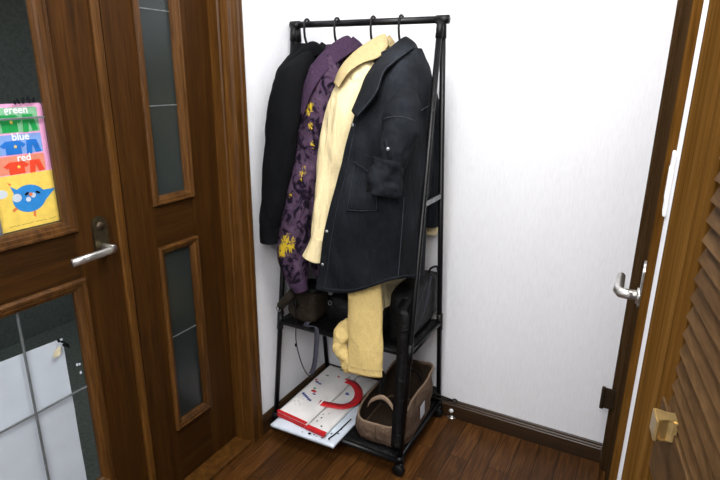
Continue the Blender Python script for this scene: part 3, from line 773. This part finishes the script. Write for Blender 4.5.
sgn = 1 if GN[60][18].dot(Vector((.2,-1,0))) > 0 else -1
def at_(u, v, off):
    fu, fv = u*(NU-1), v*(NV-1); i, j = min(int(fu), NU-2), min(int(fv), NV-2); a, b_ = fu-i, fv-j
    def mixg(A): return (A[j][i]*(1-a)+A[j][i+1]*a)*(1-b_)+(A[j+1][i]*(1-a)+A[j+1][i+1]*a)*b_
    return mixg(G)+mixg(GN).normalized()*sgn*off
def patch(name, quad, off, mat, parent, nu=16, nv=16, thick=.0025):
    """quad in surface parameters: four corners (u,v)"""
    q = quad; P = []
    for j in range(nv):
        t = j/(nv-1); r = []
        for i in range(nu):
            s = i/(nu-1)
            u = (q[0][0]*(1-s)+q[1][0]*s)*(1-t)+(q[3][0]*(1-s)+q[2][0]*s)*t
            v = (q[0][1]*(1-s)+q[1][1]*s)*(1-t)+(q[3][1]*(1-s)+q[2][1]*s)*t
            r.append(at_(u, v, off))
        P.append(r)
    return cloth(name, P, mat, parent, False, thick)
def stitch(name, uv, off, parent, r=.0009, n=40):
    pts = []
    for k in range(n):
        t = k/(n-1)*(len(uv)-1); i = min(int(t), len(uv)-2); s = t-i
        pts.append(at_(uv[i][0]*(1-s)+uv[i+1][0]*s, uv[i][1]*(1-s)+uv[i+1][1]*s, off))
    return tube(name, pts, r, M['stitch'], parent, 6)
patch('front_placket', [(.0,.30),(.040,.30),(.040,.995),(.0,.995)], .003, M['denim'], g, 6, 60)
pk = patch('chest_pocket', [(.078,.47),(.205,.51),(.205,.635),(.090,.635)], .004, M['denim'], g)
patch('pocket_flap', [(.075,.452),(.208,.492),(.207,.548),(.077,.502)], .007, M['denim'], pk)
stitch('stitching', [(.046,.30),(.046,.975)], .0035, g); stitch('stitching', [(.0,.972),(.55,.972)], .0035, g)
stitch('stitching', [(.30,.60),(.295,.98)], .003, g, .0013)
stitch('stitching', [(.36,.37),(.43,.37),(.60,.37)], .0035, g, .0016)
stitch('stitching', [(.079,.500),(.205,.545)], .0095, pk); stitch('stitching', [(.082,.51),(.093,.631),(.202,.631),(.202,.55)], .0065, pk)
def button(u, v, off, parent, r=.0055):
    p = at_(u, v, off); q = at_(u, v, off+.003); return tube('snap_button', [p, q], r, M['button'], parent, 14)
for v in (.30,.715,.870): button(.020, v, .0045, g)
button(.185, .525, .0085, pk, .004)
# rolled near sleeve
near = [(-0.6922,1.5750,1.3485),(-0.6702,1.5150,1.2928),(-0.6630,1.4750,1.2290),(-0.6697,1.4520,1.1636),(-0.6788,1.4400,1.1049)]
rad = [(.040,.04),(.050,.046),(.050,.045),(.043,.043),(.038,.040)]
sl = sleeve('sleeve', near, rad, M['denim'], g, .009, 42, su=24, sv=18)
tube('stitching', [p for p in loft(near, [(r_[0]*1.05, r_[1]*1.05) for r_ in rad], 32, 40, (1,0,0))[15]], .0014, M['stitch'], sl, 6, True)
cf = [(-0.6728,1.4380,1.1592),(-0.6790,1.4300,1.1094),(-0.6847,1.4240,1.0586)]
G2 = loft(cf, [(.040,.040),(.047,.045),(.045,.043)], 36, 24, (1,0,0))
cloth('rolled_cuff', wrinkle(G2, .012, True, 34, 30, 43), M['denim'], g, True, .006)
fp = (-0.6614,1.4050,1.1959); tube('snap_button', [fp, (fp[0]+.002,fp[1]-.004,fp[2])], .0055, M['button'], g, 14)
tube('cuff_tab', [(-0.6787,1.4200,1.2188),(-0.6647,1.4120,1.1949),(-0.6509,1.4050,1.1595)], .005, M['denim'], g, 8)
fr_ = [Vector(p) for p in ((-.745,1.84,1.37),(-0.6972,1.8500,1.2462),(-0.6935,1.8500,1.1042),(-0.6858,1.8450,0.9575),(-0.6847,1.8400,0.8592))]
sleeve('sleeve', fr_, [(.035,.04),(.032,.045),(.030,.042),(.030,.04),(.027,.036)], M['denim'], g, .004, 45)
# collar: turned fall
collar_strip('collar', x, yw, [(-0.7508,1.7350,1.5081),(-0.7614,1.7100,1.5130),(-0.8001,1.6300,1.4523),(-0.8079,1.5500,1.3972),(-0.8050,1.5000,1.3475),(-0.8186,1.4750,1.2919)], [(-0.7174,1.7350,1.4706),(-0.7121,1.6800,1.4775),(-0.7216,1.5600,1.4327),(-0.7327,1.5150,1.4035),(-0.7329,1.4650,1.3415),(-0.7902,1.4550,1.2736)], M['denim'], g, .005, .006)
e_ = [(-0.7138,1.6780,1.4804),(-0.7202,1.5530,1.4360),(-0.7301,1.5060,1.4077),(-0.7316,1.4570,1.3474),(-0.7865,1.4480,1.2801)]
tube('stitching', cr(e_, 40), .0011, M['stitch'], g, 6)

# ------------------------------------------------------------------ bags on the middle shelf
def blob(name, c, r, mat, parent=None, e=(.55,.55), amp=.006, seed=1, rot=0, nu=36, nv=24, lean=(0,0), taper=0):
    """soft rounded box (superellipsoid) with cloth dents"""
    def sp(w, m): return math.copysign(abs(w)**m, w)
    G = []; R = Matrix.Rotation(rot, 3, 'Z')
    for j in range(nv):
        ph = -PI/2+PI*(j+.15)/(nv-.7); r_ = []
        for i in range(nu):
            th = 2*PI*i/nu
            zz = sp(math.sin(ph), e[0]); k = 1-taper*zz
            v = Vector((r[0]*k*sp(math.cos(ph), e[0])*sp(math.cos(th), e[1]), r[1]*k*sp(math.cos(ph), e[0])*sp(math.sin(th), e[1]), r[2]*zz))
            v = R @ v; v.x += lean[0]*(zz+1)*.5; v.y += lean[1]*(zz+1)*.5
            q = v*26+Vector((seed*5.1, seed*2.3, seed)); v *= 1+amp*18*noise.noise(q)
            r_.append(Vector(c)+v)
        G.append(r_)
    return from_bm(name, grid_bm(G, True, None, True), mat, parent, True)
ST = SZ+.0125
def ribbon(name, pts, w, wdir, mat, parent=None, n=40, thick=.002):
    P = cr(pts, n); wd = Vector(wdir).normalized()*w/2
    return cloth(name, [[p-wd for p in P], [p+wd for p in P]], mat, parent, False, thick)
g = thing('sling_bag', 'dark olive sling bag with dangling grey strap on the left of the middle shelf', 'bag', (-1.10,1.63,ST))
blob('bag_body', (-1.100,1.638,ST+.068), (.066,.064,.066), M['olive'], g, (.38,.4), .004, 3)
blob('bag_flap', (-1.092,1.645,ST+.128), (.058,.058,.020), M['black_bag'], g, (.6,.6), .006, 4)
pc = [(-1.1046,1.5350,0.6128),(-1.1333,1.5350,0.5783),(-1.1601,1.5350,0.5476)]
bm = bmesh.new(); add_tube(bm, pc, [.016,.018,.016], 16); from_bm('rolled_pouch', bm, M['olive'], g, True)
rc = Vector((-1.1702,1.5350,0.5329)); ring = [rc+Vector((.010*math.cos(2*PI*k/18), 0, .010*math.sin(2*PI*k/18))) for k in range(18)]
tube('key_ring', ring, .0022, M['grey'], g, 6, True)
ribbon('grey_strap', [(-1.062,1.60,ST+.02),(-1.058,1.552,ST+.008),(-1.0084,1.5480,0.4861),(-1.0099,1.5480,0.3935),(-1.0202,1.5480,0.3218),(-1.0348,1.5480,0.2826)], .020, (1,0,0), M['strapgrey'], g)
cp = [(-1.0933,1.5450,0.6156),(-1.0957,1.5400,0.5722),(-1.0968,1.5450,0.4996),(-1.1014,1.5480,0.4123),(-1.0891,1.5480,0.3506),(-1.0671,1.5480,0.2953),(-1.0396,1.5480,0.2724),(-1.0115,1.5480,0.2982)]
tube('thin_cord', cr(cp, 50), .0021, M['black_bag'], g, 6)
blob('cord_toggle', (-1.1007,1.5460,0.3919), (.005,.005,.008), M['blackplastic'], g, (1,1), 0, 1)
blob('strap_buckle', (-1.0944,1.5380,0.5691), (.010,.006,.016), M['blackplastic'], g, (.6,.6), 0, 1)

g = thing('black_pouch', 'black pouch with a ring, beside the olive sling bag on the middle shelf', 'bag', (-.948,1.675,ST))
blob('bag_body', (-.948,1.675,ST+.062), (.064,.070,.062), M['black_bag'], g, (.6,.6), .008, 7)
rc = Vector((-0.9780,1.6000,0.5748)); ring = [rc+Vector((.008*math.cos(2*PI*k/16), 0, .008*math.sin(2*PI*k/16))) for k in range(16)]
tube('ring', ring, .0018, M['grey'], g, 6, True)
tube('cord', cr([(-1.0225,1.6150,0.6007),(-0.9780,1.6000,0.5748),(-0.9405,1.6030,0.5204),(-0.9550,1.6050,0.4703)], 24), .0022, M['black_bag'], g, 8)

g = thing('black_handbag', 'rounded black bag behind the yellow trouser leg on the middle shelf', 'bag', (-.80,1.71,ST))
blob('bag_body', (-.810,1.69,ST+.072), (.058,.085,.072), M['black_bag'], g, (.7,.6), .006, 9)
tube('top_seam', cr([(-.84,1.605,ST+.08),(-.81,1.615,ST+.13),(-.78,1.61,ST+.08)], 20), .0025, M['blackplastic'], g, 6)

g = thing('black_backpack', 'black backpack leaning at the right end of the middle shelf', 'backpack', (-.688,1.74,ST))
# side profile that climbs to the back, given a soft thickness
prof = [(1.600,.480),(1.598,.570),(1.605,.635),(1.628,.664),(1.72,.674),(1.82,.670),(1.89,.660),(1.928,.645),(1.936,.60),(1.936,.54),(1.930,.480)]
prof = [(v.x, v.y) for v in cr([(a, b, 0) for a, b in prof], 40)]
cy = sum(p[0] for p in prof)/len(prof); cz = sum(p[1] for p in prof)/len(prof); rowsG = []
for s, xo in ((.80,-.045),(.93,-.040),(1,-.022),(1,.022),(.93,.037),(.80,.042)):
    rowsG.append([Vector((-.697+xo+.004*noise.noise(Vector((a*20,b*20,xo*30))), cy+(a-cy)*s, max(.4745, cz+(b-cz)*s))) for a, b in prof])
from_bm('bag_body', grid_bm(rowsG, True, None, True), M['black_bag'], g, True)
for pts in ([(1.62,.53),(1.68,.60),(1.76,.67)],[(1.70,.52),(1.76,.60),(1.80,.68)],[(1.64,.50),(1.72,.535),(1.80,.62)]):
    tube('zip', [(-.654,a,b) for a, b in pts], .0016, M['strapgrey'], g, 6)
hd = [(-.69,1.865,.660),(-.685,1.875,.680),(-.675,1.915,.676),(-.672,1.925,.648)]
tube('carry_loop', cr(hd, 16), .0045, M['black_bag'], g, 8)
ribbon('shoulder_strap', [(-.672,1.62,.652),(-.668,1.565,.635),(-0.6528,1.5480,0.6101),(-0.6530,1.5400,0.5118),(-0.6510,1.5300,0.4206),(-0.6485,1.5160,0.3098),(-0.6464,1.5030,0.1956),(-0.6422,1.4900,0.1304)], .036, (1,.1,0), M['black_bag'], g)

o = ribbon('hanging_strap', [(-.80,1.60,.472),(-.798,1.562,.468),(-.796,1.556,.43),(-0.7339,1.5560,0.3750),(-0.7380,1.5600,0.2973),(-0.7355,1.5750,0.2345)], .022, (1,0,0), M['black_bag'], None, 40)
tag(o, 'wide black webbing strap dangling from the middle shelf beside the yellow trousers', 'strap')

# ------------------------------------------------------------------ bottom shelf: folded carrier bags and tote
BT = BZ+.0110
def wav(p, s, a): return a*noise.noise(Vector((p[0]*s, p[1]*s, 3.1)))
def slab_bag(name, pts, z0, z1, mat, parent, nu=24, nv=24, amp=.004, seed=0):
    """folded bag: quad of plan corners (near-left, near-right, far-right, far-left), soft top"""
    a, b, c, d = [Vector((p[0], p[1], 0)) for p in pts]
    def P(s, t): return (a*(1-s)+b*s)*(1-t)+(d*(1-s)+c*s)*t
    top = []
    for j in range(nv+1):
        t = j/nv; r = []
        for i in range(nu+1):
            s = i/nu; p = P(s, t); e = min(1, 9*min(s, 1-s), 9*min(t, 1-t))
            r.append(Vector((p.x, p.y, z0+.0012+(z1-z0)*(.55+.45*e)+wav((p.x+seed, p.y), 14, amp)*e)))
        top.append(r)
    bm = grid_bm(top)
    bot = [[Vector((p.x, p.y, z0)) for p in r] for r in top]
    V = [[bm.verts.new(p) for p in r] for r in bot]
    bm.verts.ensure_lookup_table(); n1 = nu+1
    for j in range(nv):
        for i in range(nu): bm.faces.new((V[j][i], V[j+1][i], V[j+1][i+1], V[j][i+1]))
    T = [[bm.verts[j*n1+i] for i in range(n1)] for j in range(nv+1)]
    for i in range(nu):
        bm.faces.new((T[0][i], V[0][i], V[0][i+1], T[0][i+1])); bm.faces.new((T[nv][i], T[nv][i+1], V[nv][i+1], V[nv][i]))
    for j in range(nv):
        bm.faces.new((T[j][0], T[j+1][0], V[j+1][0], V[j][0])); bm.faces.new((T[j][nu], V[j][nu], V[j+1][nu], T[j+1][nu]))
    from_bm(name, bm, mat, parent, True)
    return P
g = thing('plastic_carrier_bag', 'bluish white plastic bag with black print under the red-edged bag', 'shopping bag', (-1.0,1.6,BT))
Pl = slab_bag('bag_body', [(-1.150,1.430),(-.868,1.437),(-.862,1.72),(-1.150,1.74)], BT, BT+.018, M['paper_b'], g, seed=2, amp=.006)
def flat(bm, pts, z, th=.0006): poly_bm([(p[0], p[1], z) for p in pts], th, (0,0,1), bm)
def blobpts(P, s, t, rs, rt, n=10, jit=.3):
    return [tuple(P(s+rs*math.cos(2*PI*k/n)*(1-jit+2*jit*random.random()), t+rt*math.sin(2*PI*k/n)*(1-jit+2*jit*random.random())))[:2] for k in range(n)]
for s, t, a, b_ in ((.60,.045,.022,.022),(.67,.05,.010,.012),(.80,.05,.015,.010),(.90,.06,.012,.010),(.86,.18,.010,.015),(.94,.22,.012,.012),(.93,.32,.01,.014),(.5,.03,.006,.008),(.72,.03,.006,.006)):
    bm = bmesh.new(); flat(bm, blobpts(Pl, s, t, a, b_), BT+.0195); from_bm('printed_mark', bm, M['ink'], g)
tube('carry_slot', cr([(-.900,1.455,BT+.0205),(-.890,1.50,BT+.022),(-.884,1.60,BT+.0215)], 16), .0024, M['ink'], g, 6)

g = thing('paper_shopping_bag', 'white red-edged shopping bag lying folded on the bottom shelf with a red handle', 'shopping bag', (-1.04,1.68,BT+.018))
z0 = BT+.0225
P1 = slab_bag('bag_panel', [(-1.150,1.478),(-1.005,1.463),(-1.000,1.885),(-1.155,1.885)], z0+.004, z0+.026, M['paper_r'], g, seed=5, amp=.003)
P2 = slab_bag('bag_panel', [(-1.003,1.462),(-.915,1.455),(-.908,1.885),(-.998,1.885)], z0, z0+.016, M['paper_r'], g, seed=8, amp=.003)
# red bottom edge folds
bm = bmesh.new()
def edge_band(P, s0, s1, z, h, t0=-.012, t1=.028):
    a = [P(s0, t0), P(s1, t0), P(s1, t1), P(s0, t1)]
    poly_bm([(p.x, p.y, z) for p in a], h, (0,0,1), bm)
edge_band(P1, 0, 1, z0+.0005, .0045, -.010, .05); edge_band(P1, 0, 1, z0+.010, .0055, -.010, .01); edge_band(P1, 0, 1, z0+.0195, .004, -.006, .022)
edge_band(P2, 0, 1, z0+.0005, .012, -.012, .03)
from_bm('red_edge', bm, M['red'], g)
# flat red handle: a curved tape lying on the narrow panel
pp = cr([(p[0],p[1],0) for p in ((-1.0325,1.5983,0.1050),(-0.9863,1.6083,0.1050),(-0.9354,1.6250,0.1050),(-0.9118,1.6655,0.1050),(-0.9141,1.7124,0.1050),(-0.9402,1.7607,0.1050),(-0.9828,1.7939,0.1050),(-1.0228,1.7941,0.1050),(-1.0514,1.7826,0.1050))], 40)
L_, R_ = [], []
for i, p in enumerate(pp):
    t = (pp[min(i+1,39)]-pp[max(i-1,0)]).normalized(); nn = Vector((-t.y, t.x, 0))
    zz = z0+.0265-.004*math.sin(PI*i/39)
    L_.append(Vector((p.x, p.y, zz))+nn*.017); R_.append(Vector((p.x, p.y, zz))-nn*.017)
cloth('red_handle', [L_, R_], M['red'], g, False, .0015)
zt = z0+.0268
def marks(P, spec, z, mat):
    for s, t, a, b_ in spec:
        bm = bmesh.new(); flat(bm, blobpts(P, s, t, a, b_, 9), z+.002); from_bm('printed_mark', bm, mat, g)
marks(P1, [(.20+.07*i,.352-.012*i,.030,.016) for i in range(6)]+[(.48,.40,.05,.012),(.22,.60,.07,.014),(.34,.585,.05,.012)], zt, M['blue_m'])
marks(P1, [(.36,.445,.05,.022),(.44,.44,.03,.018),(.14,.63,.05,.012),(.62,.80,.04,.014),(.88,.80,.05,.020)], zt, M['red_m'])
marks(P1, [(.30,.76,.05,.012),(.34,.49,.04,.012),(.50,.93,.05,.012),(.9,.84,.03,.01)], zt, M['green_m'])
marks(P1, [(.2,.2,.012,.004),(.28,.22,.014,.004),(.36,.2,.012,.004),(.3,.16,.012,.004),(.42,.18,.012,.004),(.22,.26,.012,.004),(.35,.27,.012,.004)], zt, M['strapgrey'])
marks(P2, [(.30,.62,.06,.012),(.40,.61,.05,.012),(.35,.60,.1,.006)], z0+.0155, M['blue_m'])
marks(P2, [(.25,.10,.03,.01),(.30,.16,.03,.012),(.62,.06,.05,.008),(.22,.21,.02,.008),(.42,.25,.02,.007)], z0+.0155, M['ink'])

# taupe canvas tote, open at the top and slumped
g = thing('canvas_tote', 'slumped taupe canvas tote standing open on the bottom shelf at right', 'tote bag', (-.74,1.72,BT))
def rr(cx, cy, hx, hy, z, zt_, n=48, e=.35):
    r = []
    for k in range(n):
        a = 2*PI*k/n; c_, s_ = math.cos(a), math.sin(a)
        r.append((cx+hx*math.copysign(abs(c_)**e, c_), cy+hy*math.copysign(abs(s_)**e, s_), z+zt_(c_, s_)))
    return r
zf = lambda amt: (lambda c_, s_: amt*(.026*s_+.014*c_-.010*max(0,-s_)*(1-abs(c_))))
R0 = [rr(-.740,1.700,.096,.155,BT+.002,zf(0)), rr(-.742,1.700,.102,.165,BT+.03,zf(0)), rr(-.742,1.705,.104,.170,BT+.075,zf(.4)), rr(-.742,1.710,.102,.172,BT+.110,zf(1)), rr(-.744,1.715,.098,.172,BT+.135,zf(1.6))]
G = surf_grid(R0, 96, 30, True); G = wrinkle(G, .008, True, 15, 15, 51)
cloth('tote_body', G, M['taupe'], g, True, .004)
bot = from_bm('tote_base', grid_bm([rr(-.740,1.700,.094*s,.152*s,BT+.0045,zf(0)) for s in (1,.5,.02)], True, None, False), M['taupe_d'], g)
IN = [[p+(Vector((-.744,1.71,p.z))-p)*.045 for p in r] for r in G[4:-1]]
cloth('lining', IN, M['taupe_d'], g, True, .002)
for si in (60, 66, 72, 78, 84):
    tube('seam', [G[j][si]+(G[j][si]-Vector((-.742,1.70,G[j][si].z))).normalized()*.002 for j in range(2, 29)], .0014, M['taupe_d'], g, 6)
rim = [p+Vector((0,0,.002)) for p in G[-1]]
tube('rim_piping', rim, .0042, M['taupe_l'], g, 8, True)
ribbon('handle', [(-0.7775,1.5350,0.2358),(-0.7565,1.5250,0.2696),(-0.7183,1.5200,0.2972),(-0.6856,1.5180,0.2884),(-0.6620,1.5200,0.2540)], .016, (0,.4,1), M['taupe_l'], g)
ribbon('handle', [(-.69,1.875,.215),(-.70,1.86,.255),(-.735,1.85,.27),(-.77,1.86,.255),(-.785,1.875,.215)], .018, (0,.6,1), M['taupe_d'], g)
box('white_label', (-.0005,-.021,-.030), (.0005,.021,.030), M['paper'], g, 0, Matrix.Translation((-.6335,1.722,.150)) @ Matrix.Rotation(.12, 4, 'X'))

# black cord and clip trailing from the rack's back right corner
g = thing('bungee_cord', 'black elastic cord with a clip sticking out past the right rear rack leg', 'cord', (-.62,1.9,.12))
tube('cord', cr([(-.672,1.915,.140),(-0.6647,1.8600,0.1477),(-0.6362,1.8800,0.1311),(-0.6042,1.8900,0.1212),(-0.5693,1.8900,0.1182)], 24), .0035, M['black_bag'], g, 8)
tube('cord', cr([(-.672,1.915,.132),(-0.6640,1.8600,0.1336),(-0.6351,1.8800,0.1123),(-0.6034,1.8900,0.1072),(-0.5732,1.8900,0.1121)], 24), .003, M['black_bag'], g, 8)
rc = Vector((-0.5564,1.8900,0.1176)); tube('clip', [rc+Vector((.010*math.cos(2*PI*k/16), 0, .008*math.sin(2*PI*k/16))) for k in range(16)], .0028, M['blackplastic'], g, 8, True)
o = tube('cord_loop', cr([(-0.7568,1.8000,0.1807),(-0.7719,1.8000,0.2275),(-0.7597,1.8000,0.2633),(-0.7332,1.8000,0.2617),(-0.7026,1.8000,0.2615),(-0.6803,1.8000,0.2453),(-0.6750,1.8000,0.2241)], 30), .004, M['black_bag'], None, 8)
tag(o, 'black cord loop standing up behind the open canvas tote', 'cord')
o = blob('black_bundle', (-.662,1.918,.106), (.026,.022,.028), M['black_bag'], None, (.6,.6), .006, 61)
tag(o, 'small black bundle at the right rear corner of the bottom shelf', 'bag')

# door stop by the back baseboard
g = thing('door_stop', 'chrome floor door stop with white rubber tip by the back baseboard', 'door stop', (-.575,1.90,0))
bx, by, _ = (-0.5816,1.9471,0.0020)
bm = bmesh.new(); add_tube(bm, [(bx,by,.0),(bx,by,.004)], .022, 24); add_tube(bm, [(bx,by,.004),(bx,by,.010)], [.016,.010], 18); add_tube(bm, [(bx,by,.008),(bx,by,.030)], .0055, 14)
from_bm('metal_base', bm, M['chrome'], g, True)
tube('rubber_tip', [(bx+.003,by+.008,.033),(bx-.001,by-.004,.033),(bx-.004,by-.014,.033)], [.0085,.0095,.0085], M['white'], g, 16)

# ------------------------------------------------------------------ light and camera
def area(name, loc, rot, sx, sy, e, col=(1,1,1)):
    l = bpy.data.lights.new(name, 'AREA'); l.shape = 'RECTANGLE'; l.size = sx; l.size_y = sy; l.energy = e; l.color = col
    o = bpy.data.objects.new(name, l); C.objects.link(o); o.location = loc; o.rotation_euler = rot; return o
area('ceiling_light', (-.42,.95,2.38), (0,0,0), .6, .6, 26, (1,.99,.975))
bl = Vector((.0,-.50,2.10)); bt = Vector((-.85,1.3,.75))
area('bounce_light', bl, (bt-bl).to_track_quat('-Z','Y').to_euler(), 1.0, .8, 44, (1,.99,.98))
area('far_room_fill', (-2.1,.3,2.36), (0,0,0), .5, .5, 9, (.9,1,.95))  # added fill, no known lamp there; lifts the dark seen through the door glass
w = bpy.data.worlds.new('World'); S.world = w; w.use_nodes = True
w.node_tree.nodes['Background'].inputs['Color'].default_value = (.8,.85,.9,1); w.node_tree.nodes['Background'].inputs['Strength'].default_value = .02

cam = bpy.data.cameras.new('camera'); co = bpy.data.objects.new('camera', cam); C.objects.link(co)
cam.sensor_width = 36; cam.lens = 539.73*36/720; cam.clip_start = .02
Rw = ((0.8809275278,0.4731402567,0.0102463764),(0.1477518964,-0.2543976626,-0.9557464132),(-0.4495954491,0.8434572465,-0.2940132743))   # rows: camera right, down, forward
co.matrix_world = Matrix(((Rw[0][0],-Rw[1][0],-Rw[2][0],0),(Rw[0][1],-Rw[1][1],-Rw[2][1],0),(Rw[0][2],-Rw[1][2],-Rw[2][2],1.4),(0,0,0,1)))
S.camera = co
